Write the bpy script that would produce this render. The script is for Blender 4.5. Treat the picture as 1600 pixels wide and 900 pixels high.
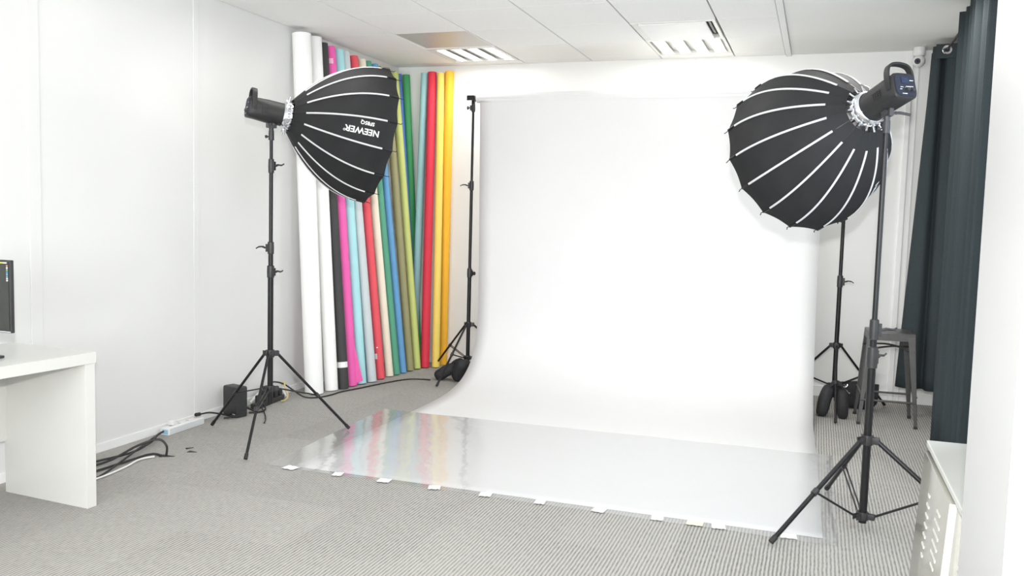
import bpy, bmesh, math, random
from mathutils import Vector, Matrix
random.seed(7)
PI = math.pi
for o in list(bpy.data.objects): bpy.data.objects.remove(o)
S = bpy.context.scene
C = S.collection
V = Vector

# ------------------------------------------------------------ camera
YAW, PITCH, ROLL, FPX = 0.332797, 0.0814238, 0.0269150, 1374.3
CAM = V((0, 0, 1.37))
f0 = V((-math.sin(YAW), math.cos(YAW), 0)); r0 = V((math.cos(YAW), math.sin(YAW), 0)); u0 = V((0, 0, 1))
fw = f0*math.cos(PITCH) - u0*math.sin(PITCH); up = u0*math.cos(PITCH) + f0*math.sin(PITCH)
rt = r0*math.cos(ROLL) + up*math.sin(ROLL); up = up*math.cos(ROLL) - r0*math.sin(ROLL)
cd = bpy.data.cameras.new('camera'); cam = bpy.data.objects.new('camera', cd); C.objects.link(cam)
cd.sensor_width = 36; cd.lens = FPX/1600*36; cd.clip_start = .05
m = Matrix((rt, up, -fw)).transposed().to_4x4(); m.translation = CAM
cam.matrix_world = m
S.camera = cam

# ------------------------------------------------------------ world, lights, exposure
w = bpy.data.worlds.new('world'); S.world = w; w.use_nodes = True
w.node_tree.nodes['Background'].inputs[0].default_value = (.80, .88, 1, 1)
w.node_tree.nodes['Background'].inputs[1].default_value = 1.0
S.view_settings.view_transform = 'Standard'; S.view_settings.look = 'None'
S.view_settings.exposure = 0.10; S.view_settings.gamma = 1; S.view_settings.use_curve_mapping = False

def area(name, loc, direction, sx, sy, power, col=(1, 1, 1)):
    l = bpy.data.lights.new(name, 'AREA'); l.shape = 'RECTANGLE'; l.size = sx; l.size_y = sy; l.energy = power; l.color = col
    o = bpy.data.objects.new(name, l); C.objects.link(o); o.location = loc
    o.rotation_euler = V(direction).to_track_quat('-Z', 'Y').to_euler()
    return o
# the on-camera flash, just above the lens
fl = bpy.data.lights.new('camera_flash', 'SPOT'); fl.energy = 340; fl.shadow_soft_size = .035
fl.spot_size = math.radians(115); fl.spot_blend = .6; fl.color = (1, .985, .97)
flo = bpy.data.objects.new('camera_flash', fl); C.objects.link(flo); flo.location = (0, -.02, 1.60)
flo.rotation_euler = (fw + V((0, 0, .06))).to_track_quat('-Z', 'Y').to_euler()
# ceiling luminaires of the room, fixtures only at Y 6.9, plus an added corner fill
LP = [(-2.782, 4.50), (-1.002, 4.50), (-2.782, .90), (-1.002, .90), (.30, 5.15)]  # last entry: unseen lamp added to brighten the back right corner
LPW = [6, 10, 3, 3, 15]
for i, (x, y) in enumerate(LP):
    area('ceiling_lamp', (x, y, 2.62), (0, 0, -1), .56, .56, LPW[i], (1, .985, .955))
for x in (-2.782, -1.002):
    area('ceiling_lamp', (x, 6.92, 2.67), (0, 0, -1), .5, .5, 15 if x > -2 else 9, (1, .985, .955))
# broad fill added behind the camera, set in an invented window
area('added_rear_fill', (-1.0, -2.18, 1.55), (0, 1, .34), 4.4, 1.7, 200, (.97, .985, 1))
# daylight through the window in the right wall, near the camera
area('window_daylight', (.93, 3.55, 1.6), (-1, .85, -.05), 2.0, 1.3, 28, (.80, .90, 1))

# ------------------------------------------------------------ materials
def mat(name, col, rough=.6, metal=0, spec=.5, noise=0, nscale=20, bump=0, bscale=200, emis=None, coat=0, sheen=0):
    m = bpy.data.materials.new(name); m.use_nodes = True
    nt = m.node_tree; b = nt.nodes['Principled BSDF']
    b.inputs['Base Color'].default_value = (*col, 1); b.inputs['Roughness'].default_value = rough
    b.inputs['Metallic'].default_value = metal; b.inputs['Specular IOR Level'].default_value = spec
    b.inputs['Coat Weight'].default_value = coat; b.inputs['Sheen Weight'].default_value = sheen
    tc = nt.nodes.new('ShaderNodeTexCoord')
    if noise:
        n = nt.nodes.new('ShaderNodeTexNoise'); n.inputs['Scale'].default_value = nscale; n.inputs['Detail'].default_value = 4
        nt.links.new(tc.outputs['Object'], n.inputs['Vector'])
        r = nt.nodes.new('ShaderNodeValToRGB')
        r.color_ramp.elements[0].color = (*[c*(1-noise) for c in col], 1); r.color_ramp.elements[1].color = (*[min(1, c*(1+noise)) for c in col], 1)
        r.color_ramp.elements[0].position = .3; r.color_ramp.elements[1].position = .7
        nt.links.new(n.outputs['Fac'], r.inputs[0]); nt.links.new(r.outputs[0], b.inputs['Base Color'])
    if bump:
        n = nt.nodes.new('ShaderNodeTexNoise'); n.inputs['Scale'].default_value = bscale
        nt.links.new(tc.outputs['Object'], n.inputs['Vector'])
        bp = nt.nodes.new('ShaderNodeBump'); bp.inputs['Strength'].default_value = bump; bp.inputs['Distance'].default_value = .004
        nt.links.new(n.outputs['Fac'], bp.inputs['Height']); nt.links.new(bp.outputs[0], b.inputs['Normal'])
    if emis:
        b.inputs['Emission Color'].default_value = (*emis[:3], 1); b.inputs['Emission Strength'].default_value = emis[3]
    return m
def srgb(r, g, b):
    f = lambda c: (c/255/12.92) if c/255 <= .04045 else ((c/255+.055)/1.055)**2.4
    return (f(r), f(g), f(b))
M = {}
M['wall'] = mat('wall_paint', (.80, .80, .78), .45, noise=.012, nscale=3, bump=.04, bscale=60)
M['wallgloss'] = mat('wall_panel_paint', (.745, .745, .733), .35, noise=.01, nscale=2)
M['tile'] = mat('ceiling_tile', (.93, .93, .91), .8, noise=.02, nscale=60)
M['plaster'] = mat('ceiling_plaster', (.90, .90, .87), .8, noise=.01, nscale=4)
M['void'] = mat('ceiling_gap', (.10, .10, .095), .8, noise=.1)
M['pillar'] = mat('pillar_paint', (.50, .505, .505), .4, noise=.01, nscale=3)
M['locker_door'] = mat('shaded_cream_locker_door', (.36, .355, .31), .14, noise=.02, nscale=5)  # cream doors, with the side face's dim carpet reflection put into the colour
M['trim'] = mat('white_trim', (.84, .84, .83), .4, noise=.01)
M['paper_white'] = mat('white_backdrop_paper', (.76, .76, .757), .62, noise=.006, nscale=5)
M['black_metal'] = mat('black_metal', (.011, .011, .012), .36, spec=.32, noise=.2, nscale=30)
M['dark_metal'] = mat('dark_cast_metal', (.030, .030, .031), .42, spec=.45, noise=.2, nscale=40)
M['black_plastic'] = mat('black_plastic', (.03, .03, .032), .45, noise=.15, nscale=40)
M['rubber'] = mat('black_rubber', (.02, .02, .02), .7, noise=.1)
M['head_body'] = mat('light_body', (.022, .022, .022), .5, spec=.35, noise=.08, nscale=60)
M['panel_blue'] = mat('control_panel', (.010, .014, .030), .6, noise=.1)
M['screen_dark'] = mat('control_screen', (.012, .022, .06), .5, noise=.1)
M['silver'] = mat('silver_metal', (.78, .79, .82), .22, metal=1, noise=.05)
M['chrome'] = mat('chrome', (.85, .85, .87), .12, metal=1, noise=.02)
M['piping'] = mat('grey_reflective_piping', (.60, .60, .61), .5, noise=.04)
M['print_white'] = mat('white_print', (.88, .88, .88), .6, noise=.01)
M['desk'] = mat('desk_laminate', (.66, .66, .63), .22, noise=.01, nscale=4)
M['locker'] = mat('white_enamel', (.64, .65, .62), .16, noise=.02, nscale=5)
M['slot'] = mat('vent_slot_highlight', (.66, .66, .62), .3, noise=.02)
M['bag'] = mat('black_nylon', (.020, .020, .022), .75, noise=.2, nscale=80, bump=.5, bscale=40)
M['curtain'] = mat('dark_curtain_cloth', (.026, .036, .041), .85, noise=.12, nscale=160, bump=.15, bscale=500)
M['stool'] = mat('gunmetal_stool', (.10, .10, .098), .38, metal=.55, noise=.1, nscale=20)
M['tape'] = mat('white_tape', (.88, .88, .88), .5, noise=.02)
M['tape_beige'] = mat('beige_masking_tape', (.78, .70, .58), .6, noise=.04)
M['cable'] = mat('black_cable', (.018, .018, .018), .5, noise=.1)
M['cable_white'] = mat('white_cable', (.78, .78, .76), .5, noise=.02)
M['white_plastic'] = mat('white_plastic', (.80, .80, .79), .35, noise=.01)
M['blue_sticker'] = mat('pale_blue_sticker', (.30, .56, .74), .4, noise=.05)
M['strip_side'] = mat('grey_white_plastic', (.62, .65, .67), .4, noise=.02)
M['twist'] = mat('tan_twist_tie', (.72, .52, .22), .6, noise=.08)
M['tube'] = mat('fluorescent_tube', (.9, .9, .88), .4, noise=.01, emis=(1, .985, .95, 3.2))
M['reflector'] = mat('aluminium_reflector', (.72, .72, .70), .3, metal=.85, noise=.05)
M['lamp_pan'] = mat('luminaire_pan', (.74, .74, .70), .35, noise=.02)
M['glossgrey'] = mat('glossy_grey_panel', (.52, .505, .47), .38, spec=.5, noise=.03, nscale=3)
M['screen'] = mat('monitor_screen', (.028, .030, .026), .25, noise=.1)
M['diffuser'] = mat('white_diffusion_cloth', (.8, .8, .8), .8, noise=.01)

def glass_mat(name, tint, rough, fac_mul, wave):
    m = bpy.data.materials.new(name); m.use_nodes = True; nt = m.node_tree; nt.nodes.clear()
    out = nt.nodes.new('ShaderNodeOutputMaterial'); mix = nt.nodes.new('ShaderNodeMixShader')
    t = nt.nodes.new('ShaderNodeBsdfTransparent'); t.inputs[0].default_value = (*tint, 1)
    g = nt.nodes.new('ShaderNodeBsdfGlossy'); g.inputs['Roughness'].default_value = rough
    fr = nt.nodes.new('ShaderNodeFresnel'); ge = nt.nodes.new('ShaderNodeNewGeometry'); io = nt.nodes.new('ShaderNodeMath'); io.operation = 'MULTIPLY_ADD'   # same reflectance from both faces of the thin sheet
    io.inputs[1].default_value = 1/1.5-1.5; io.inputs[2].default_value = 1.5
    nt.links.new(ge.outputs['Backfacing'], io.inputs[0]); nt.links.new(io.outputs[0], fr.inputs[0])
    mu = nt.nodes.new('ShaderNodeMath'); mu.operation = 'MULTIPLY'; mu.inputs[1].default_value = fac_mul; mu.use_clamp = True
    nt.links.new(fr.outputs[0], mu.inputs[0]); nt.links.new(mu.outputs[0], mix.inputs[0])
    nt.links.new(t.outputs[0], mix.inputs[1]); nt.links.new(g.outputs[0], mix.inputs[2]); nt.links.new(mix.outputs[0], out.inputs[0])
    if wave:
        tc = nt.nodes.new('ShaderNodeTexCoord'); n = nt.nodes.new('ShaderNodeTexNoise'); n.inputs['Scale'].default_value = 5; n.inputs['Detail'].default_value = 3
        bp = nt.nodes.new('ShaderNodeBump'); bp.inputs['Strength'].default_value = wave; bp.inputs['Distance'].default_value = .01
        nt.links.new(tc.outputs['Object'], n.inputs['Vector']); nt.links.new(n.outputs['Fac'], bp.inputs['Height'])
        nt.links.new(bp.outputs[0], g.inputs['Normal'])
    return m
M['film'] = glass_mat('clear_glossy_film', (.985, .987, .99), .11, 1.65, .45)
_nt = M['film'].node_tree; _mx = _nt.nodes.new('ShaderNodeMixShader'); _mx.inputs[0].default_value = .13; _df = _nt.nodes.new('ShaderNodeBsdfDiffuse'); _df.inputs[0].default_value = (.85, .85, .86, 1)
_o = [n for n in _nt.nodes if n.type == 'OUTPUT_MATERIAL'][0]; _src = _o.inputs[0].links[0].from_socket
_nt.links.new(_src, _mx.inputs[1]); _nt.links.new(_df.outputs[0], _mx.inputs[2]); _nt.links.new(_mx.outputs[0], _o.inputs[0])
M['glass'] = glass_mat('window_glass', (.97, .98, .98), .0, 1.2, 0)

def carpet():
    m = bpy.data.materials.new('ribbed_grey_carpet'); m.use_nodes = True; nt = m.node_tree; b = nt.nodes['Principled BSDF']
    N = nt.nodes.new; L = nt.links.new
    tc = N('ShaderNodeTexCoord'); sep = N('ShaderNodeSeparateXYZ'); L(tc.outputs['Object'], sep.inputs[0])
    def math_(op, a, b_=None):
        n = N('ShaderNodeMath'); n.operation = op
        for i, v in enumerate((a, b_)):
            if v is None: continue
            if isinstance(v, (int, float)): n.inputs[i].default_value = v
            else: L(v, n.inputs[i])
        return n.outputs[0]
    wob = N('ShaderNodeTexNoise'); wob.inputs['Scale'].default_value = 6; L(tc.outputs['Object'], wob.inputs['Vector'])
    x = math_('ADD', sep.outputs[0], math_('MULTIPLY', wob.outputs['Fac'], .006))
    s = math_('SINE', math_('MULTIPLY', x, 2*PI/.0155))
    s01 = math_('MULTIPLY_ADD', s, .5); s01.node.inputs[2].default_value = .5
    # broken-up loops: noise stretched along the ribs
    mp = N('ShaderNodeMapping'); mp.inputs['Scale'].default_value = (260, 26, 1); L(tc.outputs['Object'], mp.inputs[0])
    n2 = N('ShaderNodeTexNoise'); n2.inputs['Scale'].default_value = 1; n2.inputs['Detail'].default_value = 3; L(mp.outputs[0], n2.inputs['Vector'])
    n3 = N('ShaderNodeTexNoise'); n3.inputs['Scale'].default_value = 1.2; n3.inputs['Detail'].default_value = 5; L(tc.outputs['Object'], n3.inputs['Vector'])
    # carpet tiles of 50 cm, each a hair lighter or darker
    ch = N('ShaderNodeTexWhiteNoise'); ch.noise_dimensions = '2D'; sn = N('ShaderNodeVectorMath'); sn.operation = 'FLOOR'
    sc = N('ShaderNodeVectorMath'); sc.operation = 'SCALE'; sc.inputs['Scale'].default_value = 2; L(tc.outputs['Object'], sc.inputs[0]); L(sc.outputs[0], sn.inputs[0]); L(sn.outputs[0], ch.inputs['Vector'])
    v = math_('ADD', math_('MULTIPLY', s01, .50), math_('MULTIPLY', n2.outputs['Fac'], .75))
    v = math_('ADD', v, math_('MULTIPLY', n3.outputs['Fac'], .22)); v = math_('ADD', v, math_('MULTIPLY', ch.outputs['Value'], .10))
    r = N('ShaderNodeValToRGB'); r.color_ramp.elements[0].position = .30; r.color_ramp.elements[1].position = 1.22/1.3
    r.color_ramp.elements[0].color = (.125, .121, .112, 1); r.color_ramp.elements[1].color = (.46, .449, .423, 1)
    L(v, r.inputs[0]); L(r.outputs[0], b.inputs['Base Color'])
    b.inputs['Roughness'].default_value = .95; b.inputs['Specular IOR Level'].default_value = .15
    bp = N('ShaderNodeBump'); bp.inputs['Strength'].default_value = .35; bp.inputs['Distance'].default_value = .004
    L(v, bp.inputs['Height']); L(bp.outputs[0], b.inputs['Normal'])
    return m
M['carpet'] = carpet()
def fabric_mat():
    m = mat('softbox_fabric', (.020, .020, .021), .7, spec=.2, noise=.15, nscale=9, bump=.6, bscale=9)
    nt = m.node_tree; b = nt.nodes['Principled BSDF']; out = nt.nodes['Material Output']
    s = nt.nodes.new('ShaderNodeBsdfPrincipled'); s.inputs['Base Color'].default_value = (.7, .7, .72, 1); s.inputs['Metallic'].default_value = .8; s.inputs['Roughness'].default_value = .45
    g = nt.nodes.new('ShaderNodeNewGeometry'); mx = nt.nodes.new('ShaderNodeMixShader')
    nt.links.new(g.outputs['Backfacing'], mx.inputs[0]); nt.links.new(b.outputs[0], mx.inputs[1]); nt.links.new(s.outputs[0], mx.inputs[2]); nt.links.new(mx.outputs[0], out.inputs[0])
    return m
M['fabric'] = fabric_mat()

# ------------------------------------------------------------ helpers
def frame_to(d):
    return V(d).normalized().to_track_quat('Z', 'Y').to_matrix()
def box(bm, x0, x1, y0, y1, z0, z1, mtx=None, bev=0):
    r = bmesh.ops.create_cube(bm, size=1)
    for v in r['verts']:
        v.co = V(((v.co.x+.5)*(x1-x0)+x0, (v.co.y+.5)*(y1-y0)+y0, (v.co.z+.5)*(z1-z0)+z0))
    vs = r['verts']
    if bev:
        es = list({e for v in vs for e in v.link_edges})
        rr = bmesh.ops.bevel(bm, geom=es, offset=bev, segments=2, affect='EDGES', profile=.6)
        vs = list({v for v in rr['verts']} | {v for v in vs if v.is_valid})
    if mtx: bmesh.ops.transform(bm, matrix=mtx, verts=vs)
    return vs
def cyl(bm, a, b, r, r2=None, seg=14, caps=True):
    a, b = V(a), V(b); d = b-a
    q = frame_to(d).to_4x4(); q.translation = (a+b)/2
    return bmesh.ops.create_cone(bm, cap_ends=caps, segments=seg, radius1=r, radius2=r if r2 is None else r2, depth=d.length, matrix=q)['verts']
def sph(bm, c, r, sx=1, sy=1, sz=1, seg=16):
    m_ = Matrix.Translation(c) @ Matrix.Diagonal((sx, sy, sz, 1))
    return bmesh.ops.create_uvsphere(bm, u_segments=seg, v_segments=max(6, seg//2), radius=r, matrix=m_)['verts']
def lathe(bm, prof, seg=24, mtx=None):
    rows = []
    for r, z in prof:
        rows.append([bm.verts.new((r*math.cos(2*PI*i/seg), r*math.sin(2*PI*i/seg), z)) for i in range(seg)])
    for a, b in zip(rows, rows[1:]):
        for i in range(seg):
            bm.faces.new((a[i], a[(i+1) % seg], b[(i+1) % seg], b[i]))
    if mtx: bmesh.ops.transform(bm, matrix=mtx, verts=[v for r in rows for v in r])
    return rows
def smoothpath(pts, n=8):
    pts = [V(p) for p in pts]; out = []
    for i in range(len(pts)-1):
        p0 = pts[max(i-1, 0)]; p1 = pts[i]; p2 = pts[i+1]; p3 = pts[min(i+2, len(pts)-1)]
        for k in range(n):
            t = k/n
            out.append(.5*((2*p1)+(-p0+p2)*t+(2*p0-5*p1+4*p2-p3)*t*t+(-p0+3*p1-3*p2+p3)*t**3))
    out.append(pts[-1]); return out
def tube(bm, pts, r, seg=8, smooth=True, n=8):
    P = smoothpath(pts, n) if smooth else [V(p) for p in pts]
    rows = []; prev = None
    for i, p in enumerate(P):
        d = (P[min(i+1, len(P)-1)]-P[max(i-1, 0)]).normalized()
        if prev is None: prev = V((0, 0, 1)) if abs(d.z) < .9 else V((1, 0, 0))
        x = prev.cross(d).normalized(); y = d.cross(x).normalized(); prev = y
        rr = r[i] if isinstance(r, list) else r
        rows.append([bm.verts.new(p+(x*math.cos(2*PI*k/seg)+y*math.sin(2*PI*k/seg))*rr) for k in range(seg)])
    for a, b in zip(rows, rows[1:]):
        for k in range(seg): bm.faces.new((a[k], a[(k+1) % seg], b[(k+1) % seg], b[k]))
    bm.faces.new(rows[0][::-1]); bm.faces.new(rows[-1])
def obj(name, bm, m, parent=None, smooth=False, loc=None):
    me = bpy.data.meshes.new(name); bmesh.ops.recalc_face_normals(bm, faces=bm.faces[:]) if smooth != 'raw' else None
    if smooth:
        for f in bm.faces: f.smooth = True
        if smooth != 'raw':
            for e in bm.edges:
                if len(e.link_faces) == 2 and e.calc_face_angle(0) > math.radians(38): e.smooth = False
    bm.to_mesh(me); bm.free(); me.materials.append(m)
    o = bpy.data.objects.new(name, me); C.objects.link(o)
    if parent: o.parent = parent
    if loc is not None: o.location = loc
    return o
def inst(src, parent, mtx=None):
    o = bpy.data.objects.new(src.name.split('.')[0], src.data); C.objects.link(o); o.parent = parent
    if mtx is not None: o.matrix_basis = mtx
    return o
def B(): return bmesh.new()
def thing(name, label, cat, loc=(0, 0, 0), rz=0, group=None):
    o = bpy.data.objects.new(name, None); C.objects.link(o); o.empty_display_size = .1
    o.location = loc; o.rotation_euler = (0, 0, rz); tag(o, label, cat, group); return o
def tag(o, label, cat, group=None):
    o['label'] = label; o['category'] = cat
    if group: o['group'] = group
    return o
def struct(name, bm, m, smooth=False, loc=None):
    o = obj(name, bm, m, None, smooth, loc); o['kind'] = 'structure'; return o
def boxo(name, m, parent, *a, bev=0, mtx=None, smooth=False):
    b = B(); box(b, *a, bev=bev, mtx=mtx); return obj(name, b, m, parent, smooth)

# ------------------------------------------------------------ room shell
XL, YB, XR, H = -3.715, 7.40, .906, 2.70
b = B(); box(b, -4.2, 3.2, -2.6, 7.8, -.12, 0); struct('floor', b, M['carpet'])
b = B(); box(b, XL-.15, XL, -2.4, YB+.15, 0, H+.25); wl = struct('wall_left', b, M['wallgloss'])
b = B(); box(b, XL, 1.2, YB, YB+.15, 0, H+.25); struct('wall_back', b, M['wall'])
b = B()
for a in ((XL, -3.3, 0, H+.25), (1.3, 2.6, 0, H+.25), (-3.3, 1.3, 0, .65), (-3.3, 1.3, 2.45, H+.25)): box(b, a[0], a[1], -2.4, -2.25, a[2], a[3])
struct('wall_front', b, M['wall'])
b = B()
for x in (-3.3, -1.79, -.25, 1.24): box(b, x, x+.06, -2.36, -2.30, .65, 2.45)
box(b, -3.3, 1.3, -2.36, -2.30, .65, .71); box(b, -3.3, 1.3, -2.36, -2.30, 2.39, 2.45)
wf = struct('added_window', b, M['trim'])  # unseen window frame, made up to go with the rear fill
for x in (-3.24, -1.73, -.19): boxo('pane', M['glass'], wf, x, x+1.44, -2.335, -2.331, .71, 2.39)
b = B()
# right wall with the window opening Y 2.45..4.65, Z .9..2.3
for a in ((XR, XR+.15, 1.92, 2.45, 0, H+.2), (XR, XR+.15, 4.65, YB, 0, H+.2), (XR, XR+.15, 2.45, 4.65, 0, .9), (XR, XR+.15, 2.45, 4.65, 2.3, H+.2)): box(b, *a)
struct('wall_right', b, M['wall'])
b = B(); box(b, .30, 2.6, 1.52, 1.92, 0, H+.2); struct('wall_near', b, M['pillar'])
b = B(); box(b, 2.45, 2.6, -2.25, 1.52, 0, H+.2); struct('wall_side', b, M['wall'])
b = B()
for a in ((XR+.02, XR+.10, 2.45, 2.52, .9, 2.3), (XR+.02, XR+.10, 4.58, 4.65, .9, 2.3), (XR+.02, XR+.10, 3.515, 3.585, .97, 2.23), (XR+.02, XR+.10, 2.52, 4.58, .9, .97), (XR+.02, XR+.10, 2.52, 4.58, 2.23, 2.3)): box(b, *a)
wi = struct('window_1', b, M['trim'])
for y0, y1 in ((2.52, 3.515), (3.585, 4.58)):
    boxo('pane', M['glass'], wi, XR+.095, XR+.099, y0, y1, .97, 2.23)
# ceiling: dark void slab, tiles and plasterboard
b = B(); box(b, XL-.15, 2.7, -2.5, YB+.15, H+.03, H+.2); ce = struct('ceiling', b, M['void'])
XB = [XL, -3.083, -2.482, -1.887, -1.295, -.709, -.315]
YS = [7.22-.6*k for k in range(0, 17)]
tile_mesh = {}
FIX = {(1, 1), (1, 2), (4, 1), (4, 2)}
LPX = {(1, 6), (4, 6), (1, 11), (4, 11)}
for i in range(6):
    for j in range(-1, 16):
        y1 = YB if j < 0 else YS[j]; y0 = YS[0] if j < 0 else YS[j+1]
        if (i, j+1) in FIX: continue
        gx0 = .005; gx1 = .005
        wx = XB[i+1]-XB[i]-gx0-gx1; wy = y1-y0-.003
        key = (round(wx, 4), round(wy, 4))
        if key not in tile_mesh:
            bb = B(); box(bb, 0, wx, 0, wy, 0, .02, bev=.002)
            o = obj('ceiling_tile', bb, M['tile'], ce); tile_mesh[key] = o
        else: o = inst(tile_mesh[key], ce)
        o.location = (XB[i]+gx0, y0+.0015, H)
b = B(); box(b, -.27, 2.6, -2.3, YB, H, H+.02); obj('plasterboard', b, M['plaster'], ce)
b = B(); box(b, -.315, -.272, -2.3, YB, H-.012, H+.02, bev=.003); struct('trim_1', b, M['trim'])
# wall details
b = B(); box(b, .575, .612, YB-.022, YB, 0, H, bev=.004); box(b, .640, .655, YB-.014, YB, 0, H, bev=.003); struct('trim_2', b, M['trim'])
b = B(); box(b, XL, .575, YB-.012, YB, 0, .085, bev=.003); struct('baseboard_back', b, M['trim'])
b = B(); box(b, .655, XR, YB-.012, YB, 0, .085, bev=.003); struct('baseboard_corner', b, M['trim'])
b = B(); box(b, XL, XL+.010, -2.2, YB-.02, 0, .05, bev=.003); struct('baseboard_left', b, M['trim'])
b = B(); box(b, XR-.012, XR, 1.93, YB-.02, 0, .085, bev=.003); struct('baseboard_right', b, M['trim'])
for k, (y, wd) in enumerate(((4.58, .05), (3.36, .07))):
    b = B(); box(b, XL, XL+.006, y, y+wd, .05, H, bev=.002); struct('trim_%d' % (3+k), b, M['wallgloss'])

# ------------------------------------------------------------ ceiling fixtures in view
def tube_light(x0, x1, y0, y1, label, tr):
    t = thing('ceiling_light', label, 'light', ((x0+x1)/2, (y0+y1)/2, H), 0)
    hx, hy = (x1-x0)/2-.004, (y1-y0)/2-.003
    bb = B(); fr = .035
    for a in ((-hx, hx, -hy, -hy+fr, -.004, .03), (-hx, hx, hy-fr, hy, -.004, .03), (-hx, -hx+fr*.6, -hy+fr, hy-fr, -.004, .03), (hx-fr*.6, hx, -hy+fr, hy-fr, -.004, .03)): box(bb, *a)
    obj('frame', bb, M['lamp_pan'], t)
    boxo('pan', M['lamp_pan'], t, -hx+.02, hx-.02, -hy+fr, hy-fr, .022, .028)
    for k in range(4):
        cx = -hx+.085+k*(2*hx-.17)/3
        bb = B()
        for s in (-1, 1):   # V-shaped reflector wings
            p = [(cx+s*.012, .022), (cx+s*.045, .002), (cx+s*.047, .004), (cx+s*.014, .024)]
            vs = [[bb.verts.new((x, yy, z)) for x, z in p] for yy in (-hy+fr, hy-fr)]
            for q in range(4): bb.faces.new((vs[0][q], vs[0][(q+1) % 4], vs[1][(q+1) % 4], vs[1][q]))
            bb.faces.new(vs[0][::-1]); bb.faces.new(vs[1])
        rf = obj('reflector', bb, M['reflector'], t)
        bb = B(); cyl(bb, (cx, -hy+fr+.004, .008), (cx, hy-fr-.004, .008), tr, seg=12); obj('tube', bb, M['tube'], t, True)
    return t
tube_light(-3.083, -2.482, 6.62, 7.22, 'lit four-tube ceiling light above the coloured paper rolls', .013)
tube_light(-1.295, -.709, 6.62, 7.22, 'lit four-tube ceiling light behind the white vent above the backdrop', .008)
# glossy grey panel in the grid
t = thing('ceiling_panel', 'glossy grey square panel in the ceiling next to the left lit tubes', 'panel', (-2.782, 6.32, H))
boxo('plate', M['glossgrey'], t, -.294, .294, -.297, .297, .004, .02, bev=.002)
bb = B()
for a in ((-.296, .296, -.2985, -.290, 0, .022), (-.296, .296, .290, .2985, 0, .022), (-.296, -.288, -.290, .290, 0, .022), (.288, .296, -.290, .290, 0, .022)): box(bb, *a)
obj('frame', bb, M['tile'], t)
# white air vent cover
t = thing('ceiling_vent', 'white square air vent cover with a dark slot on its right side', 'vent', (-1.002, 6.32, H))
bb = B()
for a in ((-.286, .286, -.296, -.270, -.006, .02), (-.286, .286, .270, .296, -.006, .02), (-.286, -.240, -.270, .270, -.002, .02), (.262, .286, -.270, .270, -.006, .02)): box(bb, *a, bev=.002)
obj('frame', bb, M['lamp_pan'], t)
boxo('cover_plate', M['trim'], t, -.232, .222, -.262, .262, -.012, .0, bev=.003)
boxo('slot', M['black_plastic'], t, .234, .250, -.255, .12, -.004, .006)

# ------------------------------------------------------------ backdrop system
PX0, PX1 = -2.655, .012
t = thing('backdrop_paper', 'wide white seamless backdrop paper hanging from its roll and sweeping onto the floor', 'backdrop', (0, 0, 0))
ry, rz_, rr = 6.80, 2.325, .040
bb = B(); lathe(bb, [(.028, -2.695), (rr, -2.695), (rr, .045), (.028, .045), (.028, -2.695)], 28, Matrix.Translation((0, ry, rz_)) @ Matrix.Rotation(PI/2, 4, 'Y')); obj('paper_roll', bb, M['paper_white'], t, True)
bb = B(); lathe(bb, [(.016, -2.712), (.027, -2.712), (.027, .062), (.016, .062), (.016, -2.712)], 20, Matrix.Translation((0, ry, rz_)) @ Matrix.Rotation(PI/2, 4, 'Y')); obj('core_tube', bb, M['black_plastic'], t, True)
# sheet profile (Y, Z, X-left, X-right)
prof = [(6.763, 2.335, -2.665, .015), (6.758, 2.30, -2.660, .015), (6.762, 2.24, -2.655, .013), (6.775, 1.8, -2.65, .012), (6.785, 1.3, -2.645, .011), (6.785, .9, -2.64, .012), (6.775, .62, -2.635, .015), (6.745, .42, -2.63, .02), (6.68, .27, -2.625, .022),
        (6.56, .15, -2.62, .025), (6.38, .065, -2.615, .03), (6.15, .020, -2.61, .035), (5.9, .0045, -2.605, .045), (5.6, .002, -2.60, .055), (5.42, .002, -2.597, .06), (4.9, .002, -2.595, .07), (4.4, .002, -2.59, .08), (3.995, .002, -2.588, .088)]
sp = []
for i in range(len(prof)-1):
    for k in range(4):
        p0 = V(prof[max(i-1, 0)]); p1 = V(prof[i]); p2 = V(prof[i+1]); p3 = V(prof[min(i+2, len(prof)-1)]); tt = k/4
        sp.append(.5*((2*p1)+(-p0+p2)*tt+(2*p0-5*p1+4*p2-p3)*tt*tt+(-p0+3*p1-3*p2+p3)*tt**3))
sp.append(V(prof[-1]))
bb = B(); rows = []
NX = 24
for q in sp:
    row = []
    for k in range(NX+1):
        s = k/NX; x = q[2]+(q[3]-q[2])*s
        row.append(bb.verts.new((x, q[0]+.004*math.sin(s*9+q[1]*3)*min(1, q[1]), max(.0018, q[1]))))
    rows.append(row)
for a, c in zip(rows, rows[1:]):
    for k in range(NX): bb.faces.new((a[k], a[k+1], c[k+1], c[k]))
sheet = obj('paper_sheet', bb, M['paper_white'], t, True)
sm = sheet.modifiers.new('thick', 'SOLIDIFY'); sm.thickness = .0012; sm.offset = -1

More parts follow.
